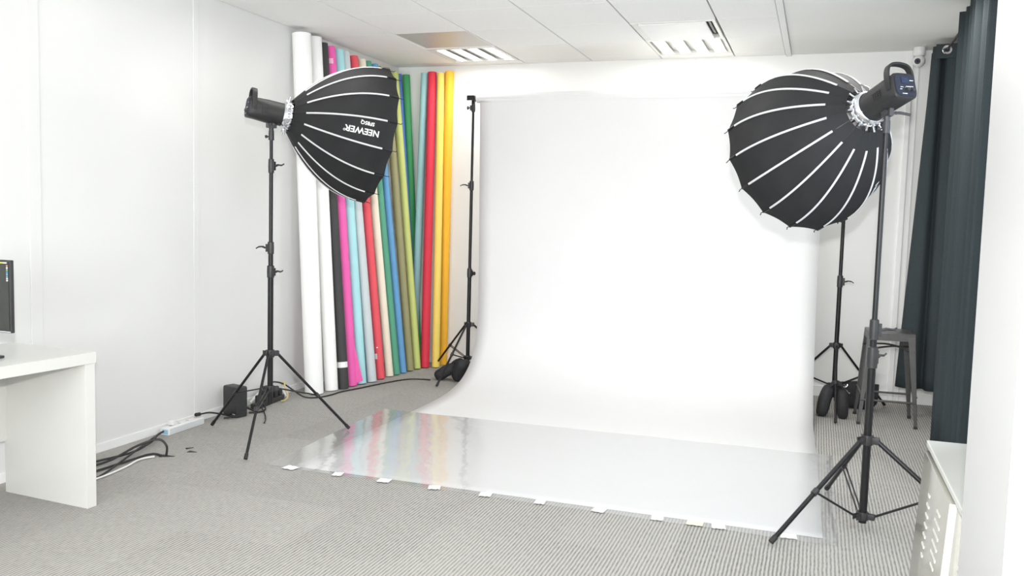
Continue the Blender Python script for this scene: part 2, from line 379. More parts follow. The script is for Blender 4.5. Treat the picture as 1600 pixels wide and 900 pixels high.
# clear film on the paper sweep
bb = B(); nx, ny = 60, 30; rows = []
cn = [V((-2.735, 3.955)), V((.150, 3.918)), V((.145, 5.478)), V((-2.80, 5.436))]
for j in range(ny+1):
    row = []
    for i in range(nx+1):
        s, u = i/nx, j/ny
        p = (cn[0]*(1-s)+cn[1]*s)*(1-u)+(cn[3]*(1-s)+cn[2]*s)*u
        wv = .010*math.sin(s*23)*0+.004*math.sin(s*31+1)*(1 if j in (0, ny) else 0)
        z = .0044+.0007*(math.sin(s*40+u*7)+math.sin(u*33+s*11))*.5
        row.append(bb.verts.new((p.x, p.y+wv, z)))
    rows.append(row)
for a, c in zip(rows, rows[1:]):
    for k in range(nx): bb.faces.new((a[k], a[k+1], c[k+1], c[k]))
bb.normal_update(); bb.faces.ensure_lookup_table()
if bb.faces[0].normal.z < 0: bmesh.ops.reverse_faces(bb, faces=bb.faces[:])
o = obj('clear_film', bb, M['film'], None, 'raw')
tag(o, 'clear glossy plastic film laid over the floor end of the white backdrop paper', 'plastic film')
# tape pieces along the front edge
TP = [(470, -2.585), (542, -2.30), (619, -2.03), (695, -1.75), (775, -1.475), (859, -1.195), (949, -.905), (1040, -.63), (1097, -.46), (1132, -.355), (1235, -.055)]
ordn = ['leftmost', 'second', 'third', 'fourth', 'fifth', 'sixth', 'seventh', 'eighth', 'ninth', 'tenth', 'rightmost']
for i, (px, x) in enumerate(TP):
    bb = B()
    wx = (.075, .05, .065, .06, .06, .05, .06, .055, .075, .06, .07)[i]
    yaw = (-.15, .2, .1, .3, .15, .1, -.1, .1, 0, .15, .1)[i]
    mt = Matrix.Translation((x, 3.955, .0066)) @ Matrix.Rotation(yaw, 4, 'Z')
    n = 6; rr_ = []
    for k in range(n+1):
        s = k/n-.5; yj = .004*math.sin(k*2.3+i)
        rr_.append([bb.verts.new(mt @ V((s*wx, -.030+yj, -.0005*0))), bb.verts.new(mt @ V((s*wx, .030+yj, 0))), bb.verts.new(mt @ V((s*wx, .030+yj, .0006))), bb.verts.new(mt @ V((s*wx, -.030+yj, .0006)))])
    for a, c in zip(rr_, rr_[1:]):
        for k in range(4): bb.faces.new((a[k], a[(k+1) % 4], c[(k+1) % 4], c[k]))
    bb.faces.new(rr_[0][::-1]); bb.faces.new(rr_[-1])
    o = obj('tape_piece', bb, M['tape_beige'] if i == 8 else M['tape'])
    lab = 'beige piece of masking tape on the front edge of the clear film' if i == 8 else (
        '%s white tape piece holding down the front edge of the clear film' % ordn[i] if i in (0, 10) else
        '%s tape piece from the left along the front edge of the clear film, white' % ordn[i])
    tag(o, lab, 'tape', 'tape pieces along the film edge')

# ------------------------------------------------------------ stands
def collar(name, parent, z, r, h, kang, kind='knob', m='dark_metal'):
    bb = B(); lathe(bb, [(r*.75, -h/2), (r, -h/2+.004), (r*1.05, 0), (r, h/2-.004), (r*.75, h/2)], 18)
    box(bb, r*.5, r+.012, -.008, .008, -h*.3, h*.3, mtx=Matrix.Rotation(kang, 4, 'Z'))
    c = obj(name, bb, M[m], parent, True, (0, 0, z))
    bb = B(); d = V((math.cos(kang), math.sin(kang), 0))
    cyl(bb, d*(r+.008), d*(r+.024), .005, seg=8)
    if kind == 'knob':
        cyl(bb, d*(r+.022), d*(r+.036), .014, .016, seg=10)
    else:   # wing lever
        s = d.cross(V((0, 0, 1)))
        tube(bb, [d*(r+.02), d*(r+.035)+V((0, 0, .006)), d*(r+.06)+V((0, 0, .004)), d*(r+.078)+V((0, 0, -.006 if kind == 'wing' else .012))], [.0065]*9+[.0055]*8+[.004]*8, 6)
    obj('knob' if kind == 'knob' else 'lever', bb, M['black_plastic'], c, True)
    return c
def stand(label, loc, a0, rad, zc, zh, zb, ztop, secs, collars, group, rleg=.0085, brace_t=.55, dbl=True, angs=None):
    """tripod: zc leg collar, zh lower hub, zb pole bottom, secs [(z0,z1,r)], collars [(z,r,h,ang,kind)]"""
    t = thing('light_stand', label, 'stand', loc, 0, group)
    for z0, z1, r in secs:
        bb = B(); cyl(bb, (0, 0, z0), (0, 0, z1), r, seg=20); obj('pole', bb, M['black_metal'], t, True)
    for c in collars: collar('collar', t, *c)
    angs = angs or [a0+2*PI*k/3 for k in range(3)]
    r1 = secs[0][2]
    for zz, nm, h in ((zc, 'leg_collar', .022), (zh, 'brace_hub', .018)):
        bb = B(); lathe(bb, [(r1, -h), (r1+.007, -h), (r1+.009, 0), (r1+.007, h), (r1, h)], 18)
        for a in angs:
            R_ = Matrix.Rotation(a, 4, 'Z')
            for s in (-1, 1): box(bb, r1, r1+.034, s*.010-.002, s*.010+.002, -h*.7, h*.7, mtx=R_, bev=.001)
            sph(bb, R_ @ V((r1+.026, 0.013, 0)), .0035, seg=8)
        obj(nm, bb, M['dark_metal'], t, True, (0, 0, zz))
    for a in angs:
        d = V((math.cos(a), math.sin(a), 0)); s = V((-d.y, d.x, 0))
        p0 = d*(r1+.024)+V((0, 0, zc)); p1 = d*rad+V((0, 0, rleg+.0078))
        bb = B(); tube(bb, [p0, p1], rleg, 10, False)
        lg = obj('leg', bb, M['black_metal'], t, True)
        bb = B(); ld = (p1-p0).normalized(); cyl(bb, p1-ld*.03, p1+ld*.002, rleg+.0022, seg=10); obj('rubber_foot', bb, M['rubber'], lg, True)
        pj = p0.lerp(p1, brace_t)
        bb = B(); h0 = d*(r1+.024)+V((0, 0, zh))
        for k in (-1, 1): cyl(bb, h0+s*.0085*k, pj+s*.0085*k, .0038, seg=6)
        if dbl: pass
        bb2 = bb; sph(bb2, pj+s*.011, .004, seg=8); obj('brace', bb2, M['black_metal'], t, True)
        bb = B(); cyl(bb, pj-ld*.014, pj+ld*.014, rleg+.004, seg=10); obj('leg_clip', bb, M['dark_metal'], lg, True)
    return t
LS = V((-3.045, 4.436, 0)); RS = V((.256, 4.205, 0))
stand('black tripod light stand by the left wall, under the side-on softbox', LS, math.atan2(.37, .315), .495, .517, .305, .22, 1.80,
      [(.215, 1.0, .0165), (.98, 1.17, .0140), (1.10, 1.66, .0115), (1.60, 1.80, .0095)],
      [(1.005, .021, .075, -.2, 'wing2'), (1.145, .018, .075, PI+.1, 'wing'), (1.625, .016, .085, -.1, 'wing2')], 'tripod stands')
stand('black tripod light stand nearest the camera on the right, beside the locker', RS, math.atan2(-.135, .53), .541, .411, .062, .03, 1.80,
      [(.030, .80, .0175), (.72, .92, .0150), (.85, 1.70, .0115), (1.6, 1.80, .0100)],
      [(.785, .0225, .10, .9, 'wing2'), (.91, .0195, .095, .2, 'wing2'), ], 'tripod stands', rleg=.0105, brace_t=.52)
BL = V((-2.752, 6.86, 0)); BR = V((.168, 6.86, 0))
stand('black backdrop stand at the left end of the white paper roll', BL, 0, .55, .449, .165, .05, 2.28,
      [(.03, .90, .0160), (.86, 1.62, .0130), (1.58, 2.28, .0105)],
      [(.884, .020, .08, -.4, 'knob'), (1.615, .018, .08, PI+.3, 'wing'), (2.255, .016, .07, PI+.2, 'knob')], 'tripod stands', angs=[-1.64, 2.51, .43], brace_t=.5)
stand('black backdrop stand at the right end of the paper, behind the right softbox', BR, 0, .49, .485, .19, .10, 2.28,
      [(.10, .96, .0160), (.92, 1.62, .0130), (1.58, 2.28, .0105)],
      [(.958, .020, .09, -.3, 'wing'), (1.615, .018, .08, PI+.3, 'wing'), (2.255, .016, .07, .2, 'knob')], 'tripod stands', angs=[-1.55, .70, 2.75], brace_t=.5)
# crossbar with hooks at both ends
t = thing('crossbar', 'black crossbar carrying the white paper roll between the two backdrop stands', 'bar', (0, 6.80, 2.325))
bb = B(); cyl(bb, (-2.772, 0, 0), (.19, 0, 0), .012, seg=12); obj('bar', bb, M['black_metal'], t, True)
for x in (-2.752, .168):
    bb = B(); box(bb, x-.028, x+.036, -.022, .075, .012, .022, bev=.002); box(bb, x-.028, x+.036, -.022, -.014, -.018, .022, bev=.002); box(bb, x-.012, x+.012, .046, .072, -.045, .014, bev=.002)
    obj('bracket', bb, M['black_metal'], t)

# ------------------------------------------------------------ strobe heads and softboxes
def basis(az, el):
    a = V((math.cos(el)*math.cos(az), math.cos(el)*math.sin(az), math.sin(el)))
    h = a.cross(V((0, 0, 1))).normalized(); v = h.cross(a)
    return a, h, v
def make_softbox(label, Cn, az, el, ph, dirn, L, Rr, pw, logo_k, flip):
    a, h, v = basis(az, el); ring = V(Cn)-a*L
    t = thing('softbox', label, 'softbox', ring, 0, 'parabolic softboxes')
    m_ = Matrix((-h, v, a)).transposed().to_4x4(); m_.translation = ring; t.matrix_world = m_
    r_in = .080
    rad = lambda u: r_in+(Rr-r_in)*(1-(1-min(u, 1))**pw)
    step = PI/8
    # panel k sits between local angles th and th+step
    bb = B(); us = [.03, .07, .12, .18, .25, .33, .42, .51, .60, .69, .78, .86, .93, 1.0]; W = 6; rows = []
    for u in us:
        row = []
        for j in range(W+1):
            w_ = j/W; th = w_*step
            r = rad(u)*math.cos(step/2)/math.cos((w_-.5)*step)*(1-.006*math.sin(PI*w_)*min(1, u*3))
            z = L*u-.007*math.sin(PI*w_)*max(0, (u-.8)/.2)**2
            row.append(bb.verts.new((-math.sin(th)*r, math.cos(th)*r, z)))
        rows.append(row)
    for p, q in zip(rows, rows[1:]):
        for j in range(W): bb.faces.new((p[j], q[j], q[j+1], p[j+1]))
    # make normals point outwards
    bb.normal_update(); bb.faces.ensure_lookup_table()
    f = bb.faces[len(bb.faces)//2]; cc = f.calc_center_median()
    if f.normal.dot(V((cc.x, cc.y, 0))) < 0: bmesh.ops.reverse_faces(bb, faces=bb.faces[:])
    pan = obj('fabric_panel', bb, M['fabric'], t, 'raw')
    # piping strip: runs on a rib (local angle 0)
    bb = B(); rows = []; n = 22; hw = .0052
    for k in range(n+1):
        u = .13+(.885-.13)*k/n; r = rad(u); z = L*u
        du = .01; dr = (rad(u+du)-rad(u-du)); dz = L*2*du; nn = V((dz, -dr)).normalized()  # outward in (r,z)
        row = []
        for dx, dn in ((-hw, .0005), (-hw*.6, .0045), (hw*.6, .0045), (hw, .0005)):
            row.append(bb.verts.new((dx, r+nn.x*dn, z+nn.y*dn)))
        rows.append(row)
    for p, q in zip(rows, rows[1:]):
        for j in range(3): bb.faces.new((p[j], p[j+1], q[j+1], q[j]))
        bb.faces.new((p[3], p[0], q[0], q[3]))
    bb.faces.new(rows[0][::-1]); bb.faces.new(rows[-1])
    pip = obj('piping', bb, M['piping'], t, True)
    # rib rod from ring to rim with a tip pin
    bb = B(); tube(bb, [(0, rad(u)-.004, L*u) for u in (0, .04, .1, .2, .3, .45, .6, .75, .88, .96, 1.0)], .0028, 6, True, 3)
    d = V((0, rad(1.0)-rad(.97), L*.03)).normalized(); e = V((0, rad(1)-.002, L))
    tube(bb, [e, e+d*.020, e+d*.024+V((.004, .003, 0)), e+d*.028+V((.004, .006, 0))], .0022, 6)
    tube(bb, [(0, rad(u)+.001, L*u) for u in (.90, .95, .99)], .006, 6, True, 2)
    rib = obj('rib', bb, M['black_metal'], t, True)
    bb = B(); cyl(bb, (0, .074, -.010), (0, .112, -.006), .0042, seg=8); box(bb, -.005, .005, .070, .086, -.018, .004, bev=.001)
    pin = obj('ring_pin', bb, M['silver'], t, True)
    base = ph; sg = dirn
    for k in range(16):
        th = base+sg*k*step
        Rm = Matrix.Rotation(th, 4, 'Z')
        for src in (pan, pip, rib, pin):
            o = src if k == 0 else inst(src, t)
            o.matrix_basis = Rm
    bb = B(); lathe(bb, [(.060, -.030), (.070, -.034), (.078, -.026), (.080, -.016), (.073, -.012), (.073, -.004), (.081, 0), (.084, .010), (.078, .016), (.060, .016), (.060, -.030)], 48)
    for k in range(16):
        box(bb, -.006, .006, .064, .078, -.014, .002, mtx=Matrix.Rotation(base+(k+.5)*step, 4, 'Z'))
    obj('speed_ring', bb, M['silver'], t, True)
    bb = B(); lathe(bb, [(.0001, L-.03), (Rr*.5, L-.03), (Rr*.955, L-.028)], 48); obj('diffuser', bb, M['diffuser'], t, True)
    # printed wording wrapped onto the fabric
    def wrap_text(body, size, uc, tc_, name):
        cu = bpy.data.curves.new('t', 'FONT'); cu.body = body; cu.size = size; cu.align_x = 'CENTER'; cu.align_y = 'CENTER'; cu.offset = size*.022; cu.resolution_u = 3
        to = bpy.data.objects.new('t', cu); C.objects.link(to); dg = bpy.context.evaluated_depsgraph_get()
        me = bpy.data.meshes.new_from_object(to.evaluated_get(dg)); bpy.data.objects.remove(to)
        b3 = bmesh.new(); b3.from_mesh(me)
        bmesh.ops.subdivide_edges(b3, edges=[e for e in b3.edges if e.calc_length() > size*.25], cuts=2)
        bmesh.ops.triangulate(b3, faces=b3.faces[:])
        ksign = 1 if not flip else -1
        th_c = ph+dirn*(logo_k+.5)*step
        for vv in b3.verts:
            x, y = vv.co.x, vv.co.y
            # arc length about uc:
            u = uc; ds = -x*ksign
            slope = math.hypot(L, (rad(u+.01)-rad(u-.01))/.02)
            u = min(.99, max(.05, uc+ds/slope))
            off = (y+tc_)*ksign*(1 if not flip else -1)*dirn if False else (y+tc_)
            th = th_c + (dirn*off/rad(u))
            w_ = (th-th_c)/step+.5
            r = rad(u)*math.cos(step/2)/math.cos((w_-.5)*step)*(1-.006*math.sin(PI*max(0, min(1, w_))))+.0025
            vv.co = V((-math.sin(th)*r, math.cos(th)*r, L*u))
        o = obj(name, b3, M['print_white'], t, 'raw'); return o
    wrap_text('NEEWER', .050, .655, .004, 'lettering')
    wrap_text('®', .018, .655-(.108/.62 if not flip else -.108/.62), .016, 'registered_mark')
    wrap_text('SF85Q', .029, .69, -.044, 'lettering')
    return t
def make_head(label, Cn, az, el, L, s_mount, pole, hl, lever_side, panelcol=True):
    a, h, v = basis(az, el); ring = V(Cn)-a*L
    t = thing('studio_light', label, 'studio light', (0, 0, 0), 0, 'studio light heads')
    m_ = Matrix((-h, v, a)).transposed().to_4x4(); m_.translation = ring; t.matrix_world = m_
    # body loft from circle to rounded square, front z=-.02 to back z=-.02-hl
    def sec(z, rx, n):
        out = []
        for k in range(40):
            th = 2*PI*k/40; c, s = math.cos(th), math.sin(th)
            x = rx*abs(c)**(2/n)*(1 if c >= 0 else -1); y = rx*abs(s)**(2/n)*(1 if s >= 0 else -1)
            out.append((x, y, z))
        return out
    bb = B(); z0 = -.028; zb = z0-hl
    secs = [(z0, .050, 2), (z0, .062, 2), (z0-.006, .067, 2), (z0-hl*.45, .067, 2.2), (z0-hl*.62, .064, 2.8), (z0-hl*.8, .061, 3.6), (zb+.006, .060, 4.2), (zb, .056, 4.2), (zb, .050, 4.2)]
    rows = [[bb.verts.new(p) for p in sec(*s)] for s in secs]
    for p, q in zip(rows, rows[1:]):
        for k in range(40): bb.faces.new((p[k], p[(k+1) % 40], q[(k+1) % 40], q[k]))
    bb.faces.new(rows[0]); bb.faces.new(rows[-1][::-1])
    obj('body', bb, M['head_body'], t, True)
    bb = B(); rows = [[bb.verts.new(p) for p in sec(z, r, 4.2)] for z, r in ((zb+.001, .0505), (zb-.003, .0495), (zb-.003, .001))]
    for p, q in zip(rows, rows[1:]):
        for k in range(40): bb.faces.new((p[k], p[(k+1) % 40], q[(k+1) % 40], q[k]))
    rp = obj('rear_panel', bb, M['panel_blue'], t, True)
    # in local axes: x = -h (viewer from behind sees x to the left?), y up
    boxo('display', M['screen_dark'], rp, -.016, .018, .008, .036, zb-.006, zb-.002, bev=.001)
    for x, y, r in ((-.006, -.022, .0095), (-.032, -.024, .008)):
        bb = B(); cyl(bb, (x, y, zb-.002), (x, y, zb-.014), r, r*.85, seg=14); obj('dial', bb, M['black_plastic'], rp, True)
    bb = B()
    for x, y, w2 in ((-.034, .022, .009), (-.033, -.006, .006), (-.008, -.007, .006), (-.020, -.0065, .005), (.022, -.010, .005), (.026, -.020, .005), (.010, -.040, .012)):
        box(bb, x-w2, x+w2, y-.0011, y+.0011, zb-.0042, zb-.003)
    obj('legend_marks', bb, M['print_white'], rp)
    bb = B()
    for k in range(5): cyl(bb, (-.02+k*.012, -.012, zb-.002), (-.02+k*.012, -.012, zb-.006), .0022, seg=8)
    obj('button_row', bb, M['silver'], rp, True)
    # carrying handle over the rear
    bb = B(); path = smoothpath([(-.058, -.010, zb+.030), (-.064, .030, zb+.026), (-.060, .074, zb+.022), (-.042, .100, zb+.020), (0, .108, zb+.020), (.042, .100, zb+.020), (.060, .074, zb+.022), (.064, .030, zb+.026), (.058, -.010, zb+.030)], 5)
    rws = []
    for i, p in enumerate(path):
        d = (path[min(i+1, len(path)-1)]-path[max(i-1, 0)]).normalized(); nn = V((0, 0, 1)).cross(d).normalized()
        rws.append([bb.verts.new(p+nn*x+V((0, 0, z))) for x, z in ((-.005, -.013), (.005, -.013), (.006, 0), (.005, .013), (-.005, .013), (-.006, 0))])
    for p, q in zip(rws, rws[1:]):
        for k in range(6): bb.faces.new((p[k], p[(k+1) % 6], q[(k+1) % 6], q[k]))
    bb.faces.new(rws[0][::-1]); bb.faces.new(rws[-1])
    obj('handle', bb, M['head_body'], t, True)
    # side vent grilles
    for sx in (-1, 1):
        bb = B()
        for i in range(4):
            for j in range(4):
                box(bb, sx*.0665-.002, sx*.0665+.002, -.020+j*.009, -.014+j*.009, zb+hl*.36+i*.013, zb+hl*.36+.009+i*.013)
        obj('vent_grille', bb, M['rubber'], t)
    # mount bracket (world space pieces expressed locally)
    inv = m_.inverted(); hc = ring-a*s_mount
    pz = V((pole[0], pole[1], 0)); top = V((pole[0], pole[1], hc.z-.062)); low = V((pole[0], pole[1], 1.775))
    bb = B(); vs = []
    cyl(bb, low, low+V((0, 0, .055)), .0165, .0155, seg=16); cyl(bb, low+V((0, 0, .05)), top-V((0, 0, .02)), .0125, .015, seg=14)
    box(bb, -.011, .011, -.03, .03, -.030, .012, mtx=Matrix.Translation(top) @ Matrix.Rotation(az+PI/2, 4, 'Z'), bev=.004)
    cyl(bb, top-h*.020-V((0, 0, .012)), top+h*.020-V((0, 0, .012)), .018, seg=18)
    bmesh.ops.transform(bb, matrix=inv, verts=bb.verts[:]); obj('tilt_bracket', bb, M['black_plastic'], t, True)
    bb = B(); p0 = top-V((0, 0, .012))+h*.02*lever_side
    tube(bb, [p0, p0+h*.02*lever_side, p0+h*.045*lever_side-a*.005, p0+h*.095*lever_side-V((0, 0, .008))-a*.01], [.006]*9+[.007]*8+[.0065]*8, 8)
    bmesh.ops.transform(bb, matrix=inv, verts=bb.verts[:]); obj('tilt_lever', bb, M['black_plastic'], t, True)
    bb = B(); p1 = low+V((0, 0, .02))
    dd = V((-1, -.2, 0)).normalized(); cyl(bb, p1, p1+dd*.03, .004, seg=8); cyl(bb, p1+dd*.026, p1+dd*.036, .009, seg=10)
    bmesh.ops.transform(bb, matrix=inv, verts=bb.verts[:]); obj('lock_screw', bb, M['black_plastic'], t, True)
    bb = B(); cyl(bb, (0, 0, -.030), (0, 0, -.020), .064, seg=32); obj('bayonet_ring', bb, M['chrome'], t, True)
    return t
SL = dict(Cn=(-2.6144, 4.8872, 1.8351), az=.8054, el=-.1603); SR = dict(Cn=(-.1211, 4.7285, 1.7175), az=2.2041, el=-.3303)
make_softbox('black sixteen-rib softbox seen side-on, on the left stand before the paper rolls', SL['Cn'], SL['az'], SL['el'], .2742, 1, .5369, .4119, 2.19, 3, False)
make_softbox('black sixteen-rib softbox seen from behind, on the right stand before the backdrop', SR['Cn'], SR['az'], SR['el'], 5.78, -1, .5359, .3993, 2.37, 8, True)
make_head('dark grey studio light head on the left stand, behind the side-on softbox', SL['Cn'], SL['az'], SL['el'], .5369, .0993, LS, .205, 1)
make_head('dark grey studio light head with blue rear panel on the right stand', SR['Cn'], SR['az'], SR['el'], .5359, .1472, RS, .215, 1)

# ------------------------------------------------------------ rolls of coloured background paper
def roll(label, col, Bp, Tp, r, extras=(), core='paper'):
    """Bp, Tp: axis points (bottom z~0)"""
    Bp, Tp = V(Bp), V(Tp); d = (Tp-Bp); Ln = d.length
    t = thing('paper_roll', label, 'paper roll', Bp, 0, 'background paper rolls leaning in the corner')
    q = frame_to(d).to_4x4(); q.translation = Bp; t.matrix_world = q
    nm = 'roll_paper_'+label.split(' ')[0]+str(len(bpy.data.materials))
    mt = mat('coloured_paper', col, .7, noise=.025, nscale=7)
    tilt = math.hypot(d.x, d.y)/Ln; lift = r*tilt+.001
    bb = B(); lathe(bb, [(r*.62, lift), (r, lift), (r*1.004, lift+.02), (r, Ln*.33), (r*1.006, Ln*.66), (r, Ln), (r*.62, Ln-.001)], 28); obj('paper', bb, mt, t, True)
    bb = B(); lathe(bb, [(r*.50, lift+.001), (r*.62, lift+.001), (r*.62, Ln-.002), (r*.50, Ln-.002), (r*.50, lift+.001)], 20); obj('core', bb, M['core'], t, True)
    # loose outer edge of the sheet
    tocam = (CAM-Bp); tocam.z = 0; lc = q.to_3x3().inverted() @ tocam.normalized(); base = math.atan2(lc.y, lc.x)
    def patch(z0, z1, a0, a1, m, name, dr=.0012, skew=0):
        b4 = B(); n = 8; rw = []
        for i in range(n+1):
            a = base+a0+(a1-a0)*i/n
            zz0, zz1 = z0+skew*i/n, z1-skew*i/n*.2
            rw.append([b4.verts.new((math.cos(a)*rr2, math.sin(a)*rr2, z)) for rr2, z in ((r*1.004+.0002, zz0), (r*1.004+dr, zz0), (r*1.004+dr, zz1), (r*1.004+.0002, zz1))])
        for p_, q_ in zip(rw, rw[1:]):
            for k in range(4): b4.faces.new((p_[k], p_[(k+1) % 4], q_[(k+1) % 4], q_[k]))
        b4.faces.new(rw[0][::-1]); b4.faces.new(rw[-1])
        return obj(name, b4, m, t, True)
    for e in extras:
        if e[0] == 'flap':   # a torn loose corner standing off the roll
            b4 = B(); a = base+e[1]
            pts = [(math.cos(a)*r, math.sin(a)*r, e[2]), (math.cos(a)*r, math.sin(a)*r, .02+lift), (math.cos(a+.35)*(r+.045), math.sin(a+.35)*(r+.045), .03+lift)]
            vs = [b4.verts.new(p) for p in pts]; vs2 = [b4.verts.new(V(p)+V((math.cos(a+1.6), math.sin(a+1.6), 0))*.0015) for p in pts]
            b4.faces.new(vs); b4.faces.new(vs2[::-1])
            for k in range(3): b4.faces.new((vs[k], vs[(k+1) % 3], vs2[(k+1) % 3], vs2[k]))
            obj('torn_flap', b4, mt, t)
        else: patch(e[1], e[2], e[3], e[4], e[0], e[5], skew=e[6] if len(e) > 6 else 0)
    return t
M['core'] = mat('cardboard_core', (.45, .36, .26), .8, noise=.1)
M['peach'] = mat('peach_tape', srgb(242, 205, 190), .6, noise=.03)
M['paletape'] = mat('pale_label', srgb(245, 190, 215), .6, noise=.03)
def off(p, r, k=1.0):
    d = V((p[0], p[1], 0)).normalized(); return (p[0]+d.x*r*k, p[1]+d.y*r*k)
tp, pa, pl = M['tape'], M['peach'], M['paletape']
RL = [
 ('thickest white paper roll, first on the left of the leaning row', srgb(250, 250, 248), (-3.481, 5.632), (-3.67, 5.719, 2.657), .068, ()),
 ('slimmer white paper roll between the thick white roll and the black one', srgb(250, 250, 248), (-3.442, 5.811), (-3.67, 5.902, 2.672), .050, ()),
 ('black paper roll with a white tape band near the floor', srgb(62, 62, 62), (-3.397, 5.917), (-3.67, 6.012, 2.652), .040, ((tp, .168, .212, -1.3, 1.35, 'tape_band', 0),)),
 ('hot pink paper roll with a torn loose flap at the bottom', srgb(240, 100, 178), (-3.395, 6.040), (-3.67, 6.115, 2.645), .043, (('flap', 1.05, .34), (pl, 2.52, 2.56, -.5, .5, 'label'), (pl, .60, .64, -1.4, -.9, 'label'), (pl, 1.55, 1.59, -.9, -.4, 'label'))),
 ('pale aqua paper roll marked with small peach tape pieces', srgb(172, 226, 230), (-3.372, 6.150), (-3.67, 6.251, 2.645), .041, ((pa, .55, .59, -1.3, -.7, 'tape_mark'), (pa, .86, .90, -1.3, -.7, 'tape_mark'), (pa, 1.15, 1.19, -1.4, -.8, 'tape_mark'), (pa, 1.50, 1.54, -1.5, -.9, 'tape_mark'))),
 ('pale grey paper roll between the aqua roll and the coral red one', srgb(205, 211, 214), (-3.337, 6.262), (-3.67, 6.351, 2.648), .038, ()),
 ('slim royal blue paper roll peeking between the grey and coral red rolls', srgb(90, 130, 205), (-3.43, 6.335), (-3.69, 6.402, 2.635), .025, ()),
 ('coral red paper roll with a white round sticker near the floor', srgb(236, 88, 100), (-3.337, 6.408), (-3.67, 6.485, 2.640), .037, ((tp, .17, .215, -1.2, -.3, 'sticker'), (tp, .26, .27, -.3, 0, 'sticker'))),
 ('slim taupe paper roll peeking out behind the coral red and cream rolls', srgb(140, 128, 116), (-3.40, 6.490), (-3.69, 6.559, 2.640), .022, ()),
 ('cream paper roll between the coral red and sage green rolls', srgb(240, 232, 212), (-3.325, 6.545), (-3.67, 6.624, 2.638), .034, ()),
 ('sage green paper roll between the cream and sky blue rolls', srgb(88, 160, 132), (-3.308, 6.638), (-3.67, 6.723, 2.640), .033, ()),
 ('sky blue paper roll between the sage green and olive rolls', srgb(102, 160, 208), (-3.296, 6.742), (-3.67, 6.848, 2.640), .031, ()),
 ('slim brown paper roll hidden behind the sky blue and olive rolls', srgb(158, 140, 88), (-3.385, 6.835), (-3.685, 6.945, 2.635), .026, ()),
 ('olive khaki paper roll between the sky blue and lime rolls', srgb(152, 148, 108), (-3.283, 6.853), (-3.67, 7.060, 2.640), .033, ()),
 ('lime green paper roll crossing in front of the dark green one', srgb(196, 206, 122), (-3.269, 6.967), (-3.67, 7.235, 2.630), .032, ()),
 ('slim cobalt blue paper roll between the lime and dark green rolls', srgb(82, 122, 200), (-3.335, 7.095), (-3.672, 7.325, 2.630), .023, ()),
 ('dark green paper roll leaning into the room corner', srgb(62, 148, 92), (-3.40, 7.27), (-3.605, 7.33, 2.625), .034, ()),
 ('greyish aqua paper roll leaning right, beside the crimson roll', srgb(156, 200, 202), (-3.40, 7.165), (-3.419, 7.33, 2.635), .034, ()),
 ('crimson red paper roll between the greyish aqua and yellow rolls', srgb(218, 52, 74), (-3.240, 7.060), (-3.343, 7.325, 2.640), .039, ()),
 ('pale yellow paper roll between the crimson and orange rolls', srgb(248, 218, 108), (-3.165, 7.130), (-3.255, 7.33, 2.630), .034, ()),
 ('orange yellow paper roll, last on the right beside the backdrop stand', srgb(252, 188, 52), (-3.178, 7.320), (-3.18, 7.335, 2.645), .038, ()),
]
rp_ = []
for lab, col, bt, tpp, r, ex in RL:
    bx, by = off(bt, r); tx, ty = off(tpp, r)
    lim = XL+r+.004
    if tx < lim: tx, ty = lim, ty*lim/tx
    lim = YB-r-.004
    if ty > lim: tx, ty = tx*lim/ty, lim
    by = min(by, YB-.016-r)
    rp_.append((lab, V((bx, by, 0)), V((tx, ty, tpp[2])), r, col, ex))
# nudge neighbours apart where the cylinders would intersect
for it in range(60):
    for i in range(len(rp_)):
        for j in range(i+1, len(rp_)):
            a, c_ = rp_[i], rp_[j]
            for s in (0, .25, .5, .75, 1):
                pa_ = a[1].lerp(a[2], s); pc = c_[1].lerp(c_[2], s); dv = pa_-pc; dv.z = 0; need = a[3]+c_[3]+.003
                if dv.length < need:
                    push = dv.normalized()*(need-dv.length)*.25
                    for P_, sg in ((a, 1), (c_, -1)):
                        P_[1].xy += (push*sg*(1-s)).xy; P_[2].xy += (push*sg*s).xy
    for P_ in rp_:
        P_[2].x = max(P_[2].x, XL+P_[3]+.003); P_[1].x = max(P_[1].x, XL+P_[3]+.02); P_[2].y = min(P_[2].y, YB-P_[3]-.003); P_[1].y = min(P_[1].y, YB-P_[3]-.014)
for lab, bp_, tq, r, col, ex in rp_: roll(lab, col, bp_, tq, r, ex)

# ------------------------------------------------------------ desk and monitor
DZ = .71
t = thing('desk', 'glossy white laminate desk at the left edge', 'desk', (-3.052, 3.098, 0), math.radians(-4))
boxo('desktop', M['desk'], t, -.535, .004, -1.62, .004, DZ-.05, DZ, bev=.0015)
boxo('end_panel', M['desk'], t, -.53, 0, -.052, 0, 0, DZ-.05, bev=.0015)
boxo('end_panel', M['desk'], t, -.53, 0, -1.615, -1.563, 0, DZ-.05, bev=.0015)
boxo('back_panel', M['desk'], t, -.535, -.517, -1.563, -.052, .25, DZ-.05)
t = thing('monitor', 'black flat computer monitor standing on the white desk', 'monitor', (-3.325, 2.70, DZ))
bb = B(); box(bb, -.25, .25, -.012, .004, .130, .428, bev=.004); obj('casing', bb, M['black_plastic'], t, True)
boxo('bezel', M['chrome'], t, -.246, .246, -.0135, -.0115, .133, .137)
sc = boxo('screen', M['screen'], t, -.240, .240, -.0140, -.0118, .142, .420)
boxo('toolbar', mat('toolbar', srgb(190, 192, 184), .4, noise=.05), sc, -.240, .232, -.0146, -.0139, .414, .4195)
boxo('toolbar_highlight', mat('yellow_tab', srgb(196, 200, 60), .4, noise=.05), sc, .190, .212, -.0149, -.0145, .414, .4195)
